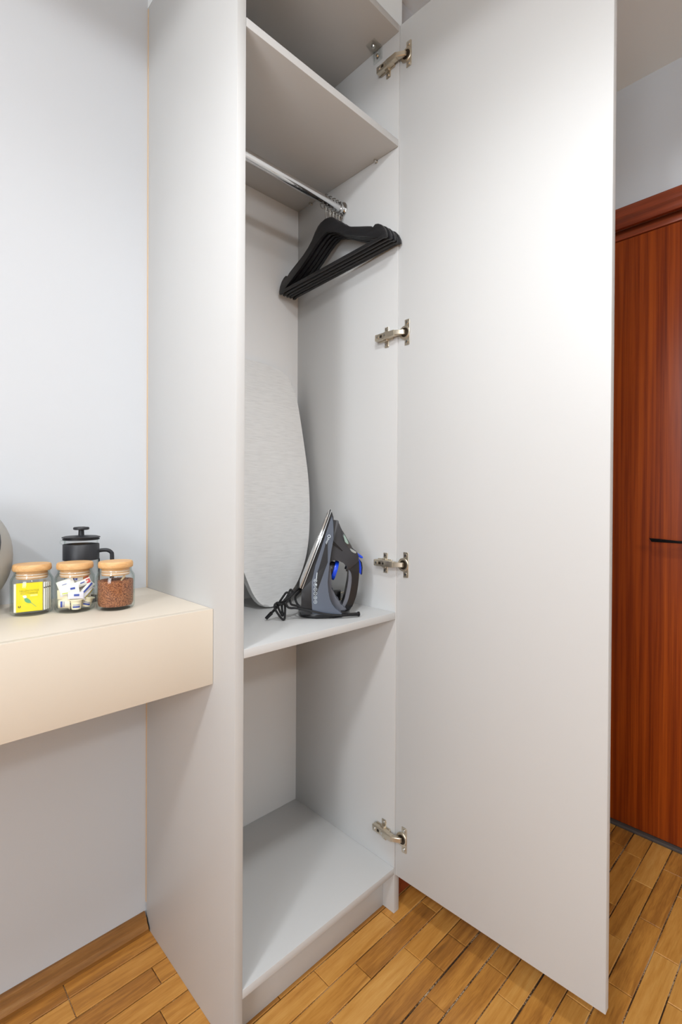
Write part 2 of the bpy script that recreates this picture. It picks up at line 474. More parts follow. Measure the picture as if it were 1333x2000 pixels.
# ------------------------------------------------------------------ ceiling lamps (outside the frame): shallow drum, glowing bowl
HOUSING = mat('lamp_housing', (225, 225, 222), 0.5)
BOWL = emit_mat('glowing_lamp_bowl', LAMP_COLOUR, LAMP_GLOW)
RIM_Z = 2.242
def lamp(x, y, watts, label, r=0.15, soft=0.09):
    t = empty('ceiling_lamp', (x, y, CEIL_Z), label, 'lamp')
    bm = NB(); lathe(bm, [(0.06, CEIL_Z), (0.06, CEIL_Z-0.03), (r+0.02, RIM_Z+0.03), (r+0.02, RIM_Z)], x, y, 0, seg=40)
    obj('lamp_housing', bm, HOUSING, t)
    bm = NB(); lathe(bm, [(r, RIM_Z), (r-0.002, RIM_Z-0.003), (0.01, RIM_Z-0.0035)], x, y, 0, seg=32)
    obj('lamp_diffuser', bm, BOWL, t)
    # the lamp throws its light evenly into the half-space below its rim
    l = bpy.data.lights.new('lamp_light', 'SPOT'); l.energy = watts; l.color = LAMP_COLOUR
    l.spot_size = pi; l.spot_blend = 0.03; l.shadow_soft_size = soft
    o = bpy.data.objects.new('lamp_light', l); COL.objects.link(o); o.location = (x, y, RIM_Z-0.008)
    return t
def spot(x, y, watts, label):
    t = empty('ceiling_spot', (x, y, CEIL_Z), label, 'lamp')
    bm = NB(); lathe(bm, [(0.045, CEIL_Z), (0.045, RIM_Z), (0.040, RIM_Z), (0.040, RIM_Z+0.012)], x, y, 0, seg=32)
    obj('spot_housing', bm, HOUSING, t)
    bm = NB(); lathe(bm, [(0.039, RIM_Z+0.011), (0.02, RIM_Z+0.010)], x, y, 0, seg=24); obj('spot_lens', bm, BOWL, t)
    l = bpy.data.lights.new('spot_light', 'SPOT'); l.energy = watts; l.color = LAMP_COLOUR
    l.spot_size = math.radians(162); l.spot_blend = 0.75; l.shadow_soft_size = 0.07
    o = bpy.data.objects.new('spot_light', l); COL.objects.link(o); o.location = (x, y, RIM_Z-0.004)
    return t
spot(-0.28, -0.66, LAMP_WATTS[2], 'white cylinder ceiling spot above the place where one stands at the wardrobe')
lamp(-1.42, -0.72, LAMP_WATTS[0], 'white drum ceiling lamp nearest the wardrobe')
lamp(-0.90, -2.55, LAMP_WATTS[1], 'white drum ceiling lamp farther from the wardrobe', 0.22, 0.17)

# ------------------------------------------------------------------ wardrobe
wd = empty('wardrobe', (W/2, D/2, 0.0), 'tall pale grey laminate wardrobe standing open with its tall door swung out to the right', 'wardrobe')
HT = ZTOP+TB
def board(name, x0, x1, y0, y1, z0, z1, bev=0.0009, m=LAMINATE):
    bm = NB(); box(bm, x0, x1, y0, y1, z0, z1, bev, 2); return obj(name, bm, m, wd)
lp = board('side_panel', 0.0, T, 0.0, D+0.002, 0.0, HT)
rp = board('side_panel', W-T, W, 0.0, D+0.002, 0.0, HT)
board('bottom_board', T, W-T, 0.0, D, ZB, ZB+TB)
board('top_board', T, W-T, 0.0, D, ZTOP, ZTOP+TB)
sh_lo = board('shelf', T+0.0004, W-T-0.0004, 0.0, D, ZM, ZM+TB)
sh_hi = board('shelf', T+0.0004, W-T-0.0004, 0.0, D, ZT, ZT+TB)
board('back_panel', 0.004, W-0.004, D, D+0.0045, ZB-0.02, HT-0.004, 0.0004, BACKBOARD)
board('plinth', T, W-T, 0.0395, 0.0555, 0.0, ZB)
bm = NB(); box(bm, -0.0008, 0.0022, D+0.0005, YB-0.0004, 0.06, 2.304, 0.0003); obj('raw_edge_strip', bm, MDF, wd)

# opened door: its own frame, hinge edge at (DX, DYH), 2 degrees past square
DX, DYH = 0.4614, -0.0006
dd = Vector((0.0191, -0.5260, 0)).normalized(); dn = Vector((-dd.y, dd.x, 0))     # dn points away from the wardrobe (to +x)
if dn.x < 0: dn = -dn
DLEN, DTHK = 0.5264, 0.0185
def dpt(l, z, n): 
    p = Vector((DX, DYH, 0))+dd*l+dn*n
    return (p.x, p.y, z)
bm = NB(); prism(bm, [(0, 0.1005), (DLEN, 0.1005), (DLEN, HT), (0, HT)], lambda a, b, c: dpt(a, b, c), 0.0, DTHK, 0.0009)
door = obj('door', bm, LAMINATE, wd)

# hanging rail
RY, RZ, RR = 0.216, 1.915, 0.0125
bm = NB(); frame_cyl(bm, (T+0.001, RY, RZ), (W-T-0.001, RY, RZ), RR, seg=36); rail = obj('hanging_rail', bm, CHROME, wd)
for xx, sg in ((W-T, -1), (T, 1)):
    bm = NB()
    pl = []
    for k in range(36):
        a = 2*pi*k/36; r = 0.0215
        pl.append((r*cos(a), r*sin(a)))
    prism(bm, pl, lambda a, b, c: (xx+sg*c, RY+a, RZ+b), 0.0, 0.004, 0.0012)
    lathe_pts = [(0.0155*cos(2*pi*k/28), 0.0155*sin(2*pi*k/28)) for k in range(28)]
    prism(bm, lathe_pts, lambda a, b, c: (xx+sg*c, RY+a, RZ+b), 0.0035, 0.017, 0.001)
    boss = [(0.0085*cos(2*pi*k/20), -0.0225+0.0085*sin(2*pi*k/20)) for k in range(20)]
    prism(bm, boss, lambda a, b, c: (xx+sg*c, RY+a, RZ+b), 0.0, 0.0055, 0.001)
    fo = obj('rail_flange', bm, CHROME, rail)
    bm = NB(); frame_cyl(bm, (xx+sg*0.005, RY, RZ-0.0235), (xx+sg*0.0075, RY, RZ-0.0235), 0.0042, 0.0034, 16)
    obj('screw', bm, STEEL_SCREW, rail)

# shelf pins and clear corner connector
for yy in (0.078, 0.36):
    for zz, in ((ZT,),):
        bm = NB(); frame_cyl(bm, (W-T, yy, zz-0.0035), (W-T-0.010, yy, zz-0.0035), 0.0032, seg=14)
        frame_cyl(bm, (W-T, yy, zz-0.0035), (W-T-0.002, yy, zz-0.0035), 0.0048, seg=14)
        obj('shelf_pin', bm, STEEL_SCREW, wd)
bm = NB()
cy_, cz_ = 0.075, ZTOP
box(bm, W-T-0.0030, W-T-0.0004, cy_-0.016, cy_+0.016, cz_-0.034, cz_-0.001, 0.0006)
box(bm, W-T-0.032, W-T-0.0030, cy_-0.016, cy_+0.016, cz_-0.0030, cz_-0.0004, 0.0006)
for s in (-1, 1):
    prism(bm, [(0, 0), (0.028, 0), (0, -0.028)], lambda a, b, c: (W-T-0.003-a, cy_+s*0.011+c, cz_-0.003+b), -0.001, 0.001)
cc = obj('corner_connector', bm, CLEARPLASTIC, wd)
for p in ((W-T-0.018, cy_, cz_-0.004, 'z'), (W-T-0.004, cy_, cz_-0.019, 'x')):
    bm = NB()
    a = Vector(p[:3]); d = Vector((0, 0, -1)) if p[3] == 'z' else Vector((-1, 0, 0))
    frame_cyl(bm, a, a+d*0.003, 0.0055, 0.004, 16); obj('screw', bm, STEEL_SCREW, cc)

# four concealed hinges
XI = W-T
def hinge(zc, yc=0.0, rise=0.0):
    bm = NB()
    # channel-shaped arm along the side panel, stepped towards the door
    box(bm, XI-0.0165, XI-0.0035, 0.010+yc, 0.066+yc, zc-0.0085, zc+0.0085, 0.0016, 2)
    box(bm, XI-0.0180, XI-0.0060, -0.004+yc, 0.030+yc, zc-0.0075, zc+0.0075, 0.0014, 2)
    h = obj('hinge', bm, NICKEL, wd)
    bm = NB()   # cross-shaped mounting plate
    box(bm, XI-0.0030, XI-0.0002, 0.028+yc, 0.043+yc, zc-0.0265, zc+0.0265, 0.0010, 1)
    box(bm, XI-0.0042, XI-0.0004, 0.012+yc, 0.062+yc, zc-0.0105, zc+0.0105, 0.0010, 1)
    box(bm, XI-0.0095, XI-0.0028, 0.0285+yc, 0.0425+yc, zc-0.0125, zc+0.0125, 0.0010, 1)
    obj('mounting_plate', bm, NICKEL, h)
    for yy, zz, xx, r in ((0.0355, 0.0198, 0.0030, 0.0042), (0.0355, -0.0198, 0.0030, 0.0042), (0.030, 0, 0.0165, 0.0042), (0.056, 0, 0.0165, 0.0042)):
        bm = NB(); frame_cyl(bm, (XI-xx+0.0002, yy+yc, zc+zz), (XI-xx-0.0016, yy+yc, zc+zz), r, r*0.8, 14); obj('screw', bm, STEEL_SCREW, h)
    bm = NB(); box(bm, XI-0.0168, XI-0.0150, 0.040+yc, 0.048+yc, zc-0.0035, zc+0.0035); obj('slot', bm, NICKEL_DARK, h)
    # cup and flange on the door
    bm = NB()
    pl = [(0.0225, zc-0.0325), (0.0365, zc-0.0325), (0.0385, zc-0.030), (0.0385, zc+0.030), (0.0365, zc+0.0325), (0.0225, zc+0.0325)]
    prism(bm, pl, lambda a, b, c: dpt(a, b, -c), 0.0002, 0.0022, 0.0005, 1)
    ring = [(0.0222+0.0172*cos(2*pi*k/32), zc+0.0172*sin(2*pi*k/32)) for k in range(32)]
    prism(bm, ring, lambda a, b, c: dpt(a, b, -c), 0.0001, 0.0040, 0.0010, 1)
    obj('hinge_cup', bm, NICKEL, h)
    bm = NB()
    ring = [(0.0235+0.0118*cos(2*pi*k/24), zc+0.0118*sin(2*pi*k/24)) for k in range(24)]
    prism(bm, ring, lambda a, b, c: dpt(a, b, -c), 0.0040, 0.0044)
    obj('cup_recess', bm, NICKEL_DARK, h)
    for zz in (-0.024, 0.024):
        bm = NB(); a = Vector(dpt(0.0305, zc+zz, -0.0020)); b = Vector(dpt(0.0305, zc+zz, -0.0040)); frame_cyl(bm, a, b, 0.0046, 0.0036, 14); obj('screw', bm, STEEL_SCREW, h)
    bm = NB()   # link arms between arm and cup
    def lk(a, b, c): return (a, b, zc+c)
    prism(bm, [(XI-0.0172, 0.004+yc), (XI-0.0075, 0.004+yc), (XI-0.0010, -0.018), (XI-0.0012, -0.027), (XI-0.0060, -0.026), (XI-0.0165, -0.008)], lk, -0.0062, 0.0062, 0.0012, 1)
    obj('link_arm', bm, NICKEL, h)
    return h
for zc in (2.2168, 1.5097, 0.9143, 0.2058): hinge(zc)

# ------------------------------------------------------------------ clothes hangers
def make_hanger(x, yaw, tilt, label):
    c = Vector((x, RY, RZ))
    def fn(u, v, t):
        # u along the hanger (+ to the front), v up from rail centre, t thickness
        u *= 0.965
        uu = u*cos(tilt)-v*sin(tilt); vv = u*sin(tilt)+v*cos(tilt)
        return (c.x+t*cos(yaw)+uu*sin(yaw), c.y-0.002-uu*cos(yaw)+t*sin(yaw), c.z+vv)
    t = empty('clothes_hanger', fn(0, -0.19, 0), label, 'clothes hanger', 'black hangers on the chrome rail')
    V = -0.0570
    top = [(0, 0), (0.018, -0.0015), (0.031, -0.007), (0.044, -0.020), (0.058, -0.038), (0.075, -0.0515), (0.10, -0.064), (0.13, -0.0765), (0.160, -0.0885), (0.172, -0.093)]
    notch = [(0.1735, -0.0985), (0.1775, -0.1005), (0.1815, -0.0955), (0.186, -0.0935)]
    end = [(0.196, -0.0965), (0.207, -0.104), (0.216, -0.116), (0.2215, -0.130), (0.2215, -0.139), (0.214, -0.140)]
    under = [(0.198, -0.1330), (0.16, -0.1160), (0.12, -0.0975), (0.08, -0.0770), (0.045, -0.0560), (0.02, -0.0420), (0.0, -0.0365)]
    right = top+notch+end+under
    left = [(-a, b) for a, b in right[1:-1]][::-1]
    poly = [(a, b+V) for a, b in right+left]
    bm = NB(); prism(bm, poly, fn, -0.0040, 0.0040, 0.0016, 2)
    obj('shoulder', bm, BLACKWOOD, t)
    bm = NB(); a, b = Vector(fn(-0.208, V-0.1335, 0)), Vector(fn(0.208, V-0.1335, 0)); frame_cyl(bm, a, b, 0.0046, seg=14)
    obj('trouser_bar', bm, BLACKWOOD, t)
    # hook: shank, then round over the rail
    pts = [(0.0, V-0.004), (0.0, V+0.012), (0.001, V+0.026)]
    cz = RR-0.0175
    for k in range(0, 15):
        a = -pi/2+0.15 - k*(1.36*pi)/14
        pts.append((0.0192*cos(a), cz+0.0192*sin(a)))
    path = smooth_path([fn(a, b, 0) for a, b in pts], 3)
    bm = NB(); tube(bm, path, 0.0016, 8); obj('hook', bm, WIRE, t)
    return t
hs = [(0.3900, 0.058, 0.078, 'black wooden hanger first on the rail, flat face showing in front of the others'),
      (0.4040, 0.068, 0.084, 'black wooden hanger second from the left on the chrome rail'),
      (0.4165, 0.071, 0.086, 'black wooden hanger in the middle of the five on the chrome rail'),
      (0.4280, 0.067, 0.080, 'black wooden hanger second from the right wardrobe panel on the rail'),
      (0.4382, 0.061, 0.087, 'black wooden hanger last on the rail, beside the chrome flange')]
for h in hs: make_hanger(*h)

# ------------------------------------------------------------------ ironing board, leaning on the back of the wardrobe
SZ = ZM+TB
pr = [(0.262, 1.4795), (0.290, 1.479), (0.324, 1.477), (0.359, 1.471), (0.385, 1.462), (0.406, 1.445), (0.418, 1.423), (0.424, 1.38), (0.429, 1.293),
      (0.4315, 1.214), (0.4320, 1.151), (0.4265, 1.073), (0.412, 0.983), (0.395, 0.924), (0.375, 0.882), (0.348, 0.842), (0.318, 0.815), (0.290, 0.7975), (0.262, 0.7905),
      (0.240, 0.794), (0.220, 0.810), (0.206, 0.833), (0.196, 0.860), (0.1865, 0.890), (0.170, 0.93), (0.150, 0.99), (0.130, 1.07), (0.118, 1.15), (0.112, 1.22), (0.108, 1.30), (0.108, 1.38), (0.114, 1.423),
      (0.126, 1.445), (0.147, 1.462), (0.173, 1.471), (0.208, 1.477), (0.235, 1.479)]
lean = (0.405-0.268)/0.70
def bfn(a, b, c):
    y = 0.268+(b-0.79)*lean
    return (a, y+c*0.982, b-c*0.19)
ib = empty('ironing_board', (0.262, 0.28, SZ), 'grey cloth covered small ironing board leaning nose down against the wardrobe back', 'ironing board')
bm = NB(); prism(bm, dense([(a, b+0.0022) for a, b in pr], 3), bfn, 0.0, 0.017, 0.0065, 3)
obj('cover', bm, CLOTH, ib, smooth=50)
bm = NB(); prism(bm, [(0.262+(a-0.262)*0.93, 1.13+(b-1.13)*0.95) for a, b in pr], bfn, 0.0172, 0.0190)
obj('under_frame', bm, mat('white_metal_frame', (225, 225, 225), 0.4), ib)

# ------------------------------------------------------------------ steam iron
IO = Vector((0.318, 0.118, SZ)); IE = Vector((0.80, -0.60, 0)).normalized(); IN = Vector((-0.60, -0.80, 0)).normalized()
def ifn(s, z, w):
    p = IO+IE*(s*0.972)+IN*w
    return (p.x, p.y, SZ+z)
IBLACK = mat('glossy_black_plastic', (20, 20, 23), 0.22, spec=0.5)
ISKIRT = mat('satin_black_plastic', (24, 24, 27), 0.3)
IGREY = mat('blue_grey_plastic', (84, 91, 104), 0.30, spec=0.5)
IUPPER = mat('charcoal_plastic', (42, 41, 45), 0.30)
IGRIP = mat('grey_grip_rubber', (96, 98, 106), 0.5)
IBLUE = mat('bright_blue_plastic', (18, 70, 214), 0.28)
IPRINT = mat('pale_print', (206, 216, 222), 0.5)
ISOLE = mat('polished_soleplate', (226, 226, 226), 0.16, 1.0)
ITANK = glass_mat('water_tank_plastic', (0.35, 0.45, 0.42), 0.06)
ICORD = mat('black_braided_cord', (22, 22, 24), 0.6, bump=(900, 0.6))
BRASS = mat('plug_pin_metal', (225, 215, 195), 0.2, 1.0)
iron = empty('steam_iron', IO, 'dark grey steam iron with blue buttons standing on its heel on the shelf', 'iron')
SA = Vector((-0.0655, 0.078)); ST = Vector((0.0092, 0.2685)); SD = (ST-SA).normalized(); SN = Vector((SD.y, -SD.x))
SLEN = (ST-SA).length
def sole_w(l):
    t = max(0.0, min(1.0, l/SLEN))
    return 0.0545*max(0.0, 1-t**2.3)**0.62+0.0012
def sole_outline(grow=0.0):
    o = []
    ls = [SLEN*k/18 for k in range(19)]
    for l in ls: o.append((l, sole_w(l)+grow))
    for l in ls[::-1]: o.append((l, -(sole_w(l)+grow)))
    return o
def sfn(l, w, c):
    q = SA+SD*l+SN*c
    return ifn(q.x, q.y, w)
bm = NB(); prism(bm, sole_outline(), sfn, 0.0, 0.0035, 0.0008, 1); obj('soleplate', bm, ISOLE, iron)
bm = NB(); prism(bm, sole_outline(-0.0015), sfn, 0.0035, 0.0060); obj('sole_gap', bm, IBLACK, iron)
bm = NB(); prism(bm, sole_outline(0.0002), sfn, 0.0060, 0.0080); obj('sole_rim', bm, mat('silver_rim', (200, 203, 207), 0.25, 0.8), iron)

def bodyw(scale, tipz=0.262, base=0.050):
    def f(s, z):
        t = max(0.0, min(1.0, (z-0.02)/(tipz-0.02)))
        return scale*(base*max(0.0, 1-t**2.2)**0.6+0.004)
    return f
# black skirt behind the soleplate, down to the heel
def sub(poly, n=4):
    o = []
    for i in range(len(poly)):
        a, b = poly[i], poly[(i+1) % len(poly)]
        for k in range(n): o.append((a[0]+(b[0]-a[0])*k/n, a[1]+(b[1]-a[1])*k/n))
    return o
q0 = SA+SN*0.008; q1 = ST+SN*0.008
bm = NB(); prism(bm, sub([(-0.0615, 0.012), (-0.0605, 0.070), (q0.x, q0.y), (q1.x, q1.y-0.004), (0.0205, 0.248), (0.0205, 0.20), (0.006, 0.14), (0.002, 0.09), (0.0, 0.012)], 6), ifn, 0, 0, 0.0035, 2, wfun=bodyw(1.0))
obj('skirt', bm, ISKIRT, iron)
# blue-grey side panel, a little proud
gp = [(-0.0335, 0.0145), (-0.0358, 0.055), (-0.0351, 0.0923), (-0.0265, 0.130), (-0.0126, 0.1693), (0.0025, 0.215), (0.0158, 0.2512), (0.0192, 0.238), (0.0200, 0.1979), (0.0135, 0.165), (0.0082, 0.1292), (0.0045, 0.0901), (0.0070, 0.055), (0.0180, 0.030), (0.0330, 0.018), (0.0415, 0.0110), (0.0400, 0.006), (0.0003, 0.0095)]
bm = NB(); prism(bm, sub(gp, 3), ifn, 0, 0, 0.002, 2, wfun=bodyw(1.035)); obj('side_panel', bm, IGREY, iron)
# inner body seen through the handle
bm = NB(); prism(bm, dense([(-0.005, 0.012), (-0.005, 0.14), (0.009, 0.135), (0.0150, 0.105), (0.0160, 0.080), (0.0168, 0.0577), (0.0266, 0.0372), (0.039, 0.0284), (0.052, 0.020), (0.050, 0.010)], 2), ifn, -0.026, 0.026, 0.006, 3); obj('inner_body', bm, IGRIP, iron)
# upper housing with spray nozzle
hp = [(0.0165, 0.243), (0.0265, 0.2385), (0.0300, 0.2400), (0.0345, 0.2385), (0.0350, 0.230), (0.0500, 0.2030), (0.0690, 0.1690), (0.0815, 0.1600), (0.0860, 0.1490), (0.0850, 0.1350), (0.0600, 0.1150), (0.0510, 0.1290), (0.0400, 0.1365), (0.0300, 0.1390), (0.0180, 0.1400), (0.0090, 0.1310), (0.0160, 0.170), (0.0205, 0.198)]
bm = NB(); prism(bm, sub(hp, 3), ifn, 0, 0, 0.006, 3, wfun=lambda s, z: 0.0255 if z < 0.18 else 0.0255-0.0165*min(1, (z-0.18)/0.06)); obj('upper_housing', bm, IUPPER, iron)
bm = NB(); prism(bm, [(0.0120, 0.1865), (0.0160, 0.1925), (0.0440, 0.1640), (0.0425, 0.1625)], ifn, 0.0252, 0.0264); obj('seam_trim', bm, IBLACK, iron)
# clear water tank window
bm = NB(); prism(bm, dense([(0.0420, 0.2160), (0.0560, 0.1930), (0.0695, 0.1705), (0.0640, 0.1660), (0.0520, 0.1780), (0.0440, 0.1960)], 3), ifn, -0.0270, 0.0270, 0.003, 2); tank = obj('water_tank', bm, ITANK, iron)
bm = NB(); prism(bm, dense([(0.0460, 0.2060), (0.0560, 0.1900), (0.0590, 0.1800), (0.0500, 0.1860)], 2), ifn, 0.0262, 0.0268); obj('tank_backing', bm, mat('pale_green_tint', (150, 172, 164), 0.2), tank)
bm = NB(); prism(bm, dense([(0.0630, 0.1700), (0.0760, 0.1625), (0.0800, 0.1600), (0.0770, 0.1560), (0.0660, 0.1620)], 2), ifn, -0.012, 0.0272, 0.001, 1); obj('filler_cap', bm, mat('translucent_grey', (150, 154, 152), 0.15), iron)
# handle loop
hd = [(0.0850, 0.1450), (0.0880, 0.1250), (0.0880, 0.1000), (0.0852, 0.0720), (0.0795, 0.0430), (0.0660, 0.0120), (0.0560, 0.0075), (0.0420, 0.0100), (0.0430, 0.0240), (0.0490, 0.0400), (0.0535, 0.0600), (0.0585, 0.0869), (0.0600, 0.1050), (0.0585, 0.1160), (0.0500, 0.1300), (0.0620, 0.1400)]
bm = NB(); prism(bm, dense(hd, 3), ifn, -0.0185, 0.0185, 0.007, 4); handle = obj('handle', bm, ISKIRT, iron, smooth=60)
gr = [(0.0600, 0.1160), (0.0660, 0.1080), (0.0690, 0.0950), (0.0665, 0.0700), (0.0600, 0.0400), (0.0500, 0.0180), (0.0430, 0.0150), (0.0440, 0.0240), (0.0500, 0.0400), (0.0545, 0.0600), (0.0595, 0.0869), (0.0605, 0.1050)]
bm = NB(); prism(bm, dense(gr, 2), ifn, -0.0200, 0.0200, 0.004, 3); obj('grip', bm, IGRIP, handle, smooth=60)
# temperature dial
ax = Vector((0.955, -0.295)); pp = Vector((0.295, 0.955))
def dial(r0, r1, h0, h1, m, name):
    bm = NB(); c0 = Vector((0.0135, 0.1150))
    def fn(a, b, c):
        q = c0+ax*c+pp*a
        return ifn(q.x, q.y, b)
    seg = 30
    prism(bm, [(r0*cos(2*pi*k/seg), r0*sin(2*pi*k/seg)) for k in range(seg)], fn, h0, h1, 0.0012, 2)
    return obj(name, bm, m, iron)
dial(0.0205, 0, -0.006, 0.0070, IUPPER, 'dial_base'); dial(0.0250, 0, 0.0070, 0.0170, IBLUE, 'temperature_dial')
# blue buttons
bm = NB(); prism(bm, [(0.0775, 0.1560), (0.0860, 0.1550), (0.0985, 0.1460), (0.1000, 0.1425), (0.0955, 0.1415), (0.0860, 0.1465), (0.0800, 0.1480)], ifn, -0.0095, 0.0095, 0.0016, 2); obj('spray_button', bm, IBLUE, iron)
bm = NB(); prism(bm, [(0.0810, 0.1480), (0.0870, 0.1460), (0.0935, 0.1300), (0.0955, 0.1180), (0.0945, 0.0990), (0.0885, 0.1060), (0.0850, 0.1250)], ifn, -0.0085, 0.0105, 0.0014, 2); obj('steam_button', bm, IBLUE, iron)
bm = NB(); prism(bm, [(0.0905, 0.1390), (0.0965, 0.1310), (0.0985, 0.1180), (0.0970, 0.1010), (0.0945, 0.0990), (0.0955, 0.1180), (0.0935, 0.1300)], ifn, -0.0095, 0.0100, 0.0008, 1); obj('button_frame', bm, IBLACK, iron)
# heel foot
bm = NB()
hl = []
for k in range(28):
    a = 2*pi*k/28
    hl.append((-0.0015+0.0665*math.copysign(abs(cos(a))**0.75, cos(a)), 0.050*math.copysign(abs(sin(a))**0.75, sin(a))))
prism(bm, hl, lambda a, b, c: ifn(a, c, b), 0.0, 0.013, 0.004, 3); obj('heel', bm, IBLACK, iron)
# print on the side panel
def wface(s, z): return bodyw(1.035)(s, z)+0.0006
pb = NB()
def pquad(pts): pb.faces.new([pb.verts.new(ifn(a, b, wface(a, b))) for a, b in pts])
def pring(s0, z0, r0, r1, a0=0.0, a1=2*pi, n=18):
    for k in range(n):
        t0, t1 = a0+(a1-a0)*k/n, a0+(a1-a0)*(k+1)/n
        pquad([(s0+r0*cos(t0), z0+r0*sin(t0)), (s0+r1*cos(t0), z0+r1*sin(t0)), (s0+r1*cos(t1), z0+r1*sin(t1)), (s0+r0*cos(t1), z0+r0*sin(t1))])
XC = -0.0262
pquad([(XC+0.0018, 0.0985), (XC+0.0034, 0.0985), (XC+0.0050, 0.1140), (XC+0.0033, 0.1140)])
for k in range(6):
    zc = 0.0945-0.0103*k
    pring(XC, zc, 0.0034, 0.0042)
    if k == 0:
        for dx in (-0.0015, 0.0, 0.0015): pquad([(XC+dx-.0004, zc-.001), (XC+dx+.0004, zc-.001), (XC+dx+.0004, zc+.0018), (XC+dx-.0004, zc+.0018)])
    elif k == 1: pring(XC+0.0008, zc+0.0004, 0.0, 0.0018, n=10)
    elif k == 2: pquad([(XC-.0015, zc), (XC, zc-.0012), (XC+.0015, zc), (XC, zc+.0016)])
    elif k == 3: pquad([(XC-.0014, zc-.0014), (XC-.0006, zc-.0016), (XC+.0010, zc+.0016), (XC+.0002, zc+.0018)])
    elif k == 4: pring(XC, zc, 0.0012, 0.0019, n=10)
    else: pquad([(XC-.0005, zc-.0018), (XC+.0005, zc-.0018), (XC+.0005, zc+.0018), (XC-.0005, zc+.0018)])
obj('symbols', pb, IPRINT, iron, smooth=0)
# logo: a ring followed by small lettering, running down along the sole
pb = NB()
LD = SD*-1.0; LP = Vector((-LD.y, LD.x))
lc = Vector((0.0080, 0.2010))
pring(lc.x, lc.y, 0.0030, 0.0041)
obj('logo_ring', pb, IPRINT, iron, smooth=0)
def lgf(x, y):
    q = lc+LD*(x+0.0125)+LP*y
    return ifn(q.x, q.y, wface(q.x, q.y)+0.0003)
obj('lettering', text_bm('liver', 0.0085, lgf), IPRINT, iron, smooth=0)

# cord: tied in a bundle at the left of the heel
cord = None
def cpath(pts, w): return smooth_path([ifn(p[0], p[1], p[2] if len(p) > 2 else w) for p in pts], 6)
runs = [
    [(-0.060, 0.066, 0.01), (-0.0700, 0.0711, 0.03), (-0.0774, 0.0670, 0.042), (-0.0866, 0.0584, 0.05), (-0.0985, 0.0500, 0.053), (-0.1100, 0.0420, 0.05), (-0.1180, 0.0350, 0.046), (-0.1256, 0.0258, 0.046), (-0.1354, 0.0166, 0.048), (-0.1452, 0.0060, 0.05)],
    [(-0.1040, 0.0400, 0.058), (-0.0994, 0.0437, 0.062), (-0.0939, 0.0341, 0.062), (-0.0865, 0.0308, 0.060), (-0.0715, 0.0294, 0.058), (-0.0348, 0.0215, 0.060), (0.0028, 0.0128, 0.061), (0.0413, 0.0085, 0.058), (0.0600, 0.0080, 0.052)],
    [(-0.1212, 0.0418, 0.052), (-0.1257, 0.0385, 0.055), (-0.1247, 0.0293, 0.058), (-0.1147, 0.0141, 0.060), (-0.1065, 0.0048, 0.060), (-0.1020, 0.0050, 0.059), (-0.1008, 0.0136, 0.058), (-0.1006, 0.0283, 0.055), (-0.1010, 0.0400, 0.05)],
    [(-0.1212, 0.0438, 0.046), (-0.1180, 0.0330, 0.050), (-0.1120, 0.0200, 0.053), (-0.1070, 0.0120, 0.054), (-0.1060, 0.0150, 0.052), (-0.1080, 0.0260, 0.05), (-0.1090, 0.0400, 0.046)],
    [(-0.1158, 0.0414, 0.046), (-0.1049, 0.0570, 0.044), (-0.0985, 0.0650, 0.044), (-0.0925, 0.0640, 0.046), (-0.0950, 0.0560, 0.05), (-0.1030, 0.0490, 0.054)],
    [(-0.1012, 0.0476, 0.05), (-0.0935, 0.0607, 0.046), (-0.0885, 0.0715, 0.044), (-0.0848, 0.0705, 0.045), (-0.0850, 0.0620, 0.048), (-0.0920, 0.0500, 0.052), (-0.1010, 0.0420, 0.055), (-0.1130, 0.0400, 0.057), (-0.1200, 0.0450, 0.055)],
    [(-0.0930, 0.0520, 0.042), (-0.0885, 0.0440, 0.044), (-0.0850, 0.0370, 0.048), (-0.0717, 0.0340, 0.052), (-0.0600, 0.0300, 0.054)],
    [(-0.0640, 0.0640, 0.020), (-0.0760, 0.0520, 0.03), (-0.0720, 0.0380, 0.04), (-0.0640, 0.0300, 0.046)],
]
bm = NB()
for i, r in enumerate(runs): tube(bm, cpath(r, 0.05), 0.0027 if i != 0 else 0.0031, 9)
cord = obj('power_cord', bm, ICORD, iron)
bm = NB(); frame_cyl(bm, ifn(0.0400, 0.0085, 0.058), ifn(0.0820, 0.0078, 0.048), 0.0036, 0.0048, 14); frame_cyl(bm, ifn(0.0820, 0.0078, 0.048), ifn(0.0855, 0.0078, 0.047), 0.0062, 0.0062, 14)
obj('cord_sleeve', bm, IBLACK, cord)
bm = NB(); frame_cyl(bm, ifn(-0.1330, 0.0185, 0.048), ifn(-0.1470, 0.0050, 0.05), 0.0046, 0.0040, 12); obj('cord_end', bm, IBLACK, cord)
bm = NB(); box(bm, -0.0, 0.001, 0, 0.001, 0, 0.001); bm.clear()
prism(bm, [(0.005, 0.019), (0.0470, 0.019), (0.0470, 0.046), (0.005, 0.046)], lambda a, b, c: ifn(a, b, -c), 0.062, 0.084, 0.004, 2); plug = obj('plug', bm, IBLACK, cord)
for z in (0.0390, 0.0220):
    bm = NB(); frame_cyl(bm, ifn(0.0465, z, -0.073), ifn(0.0655, z, -0.073), 0.0021, seg=10); obj('plug_pin', bm, BRASS, cord)

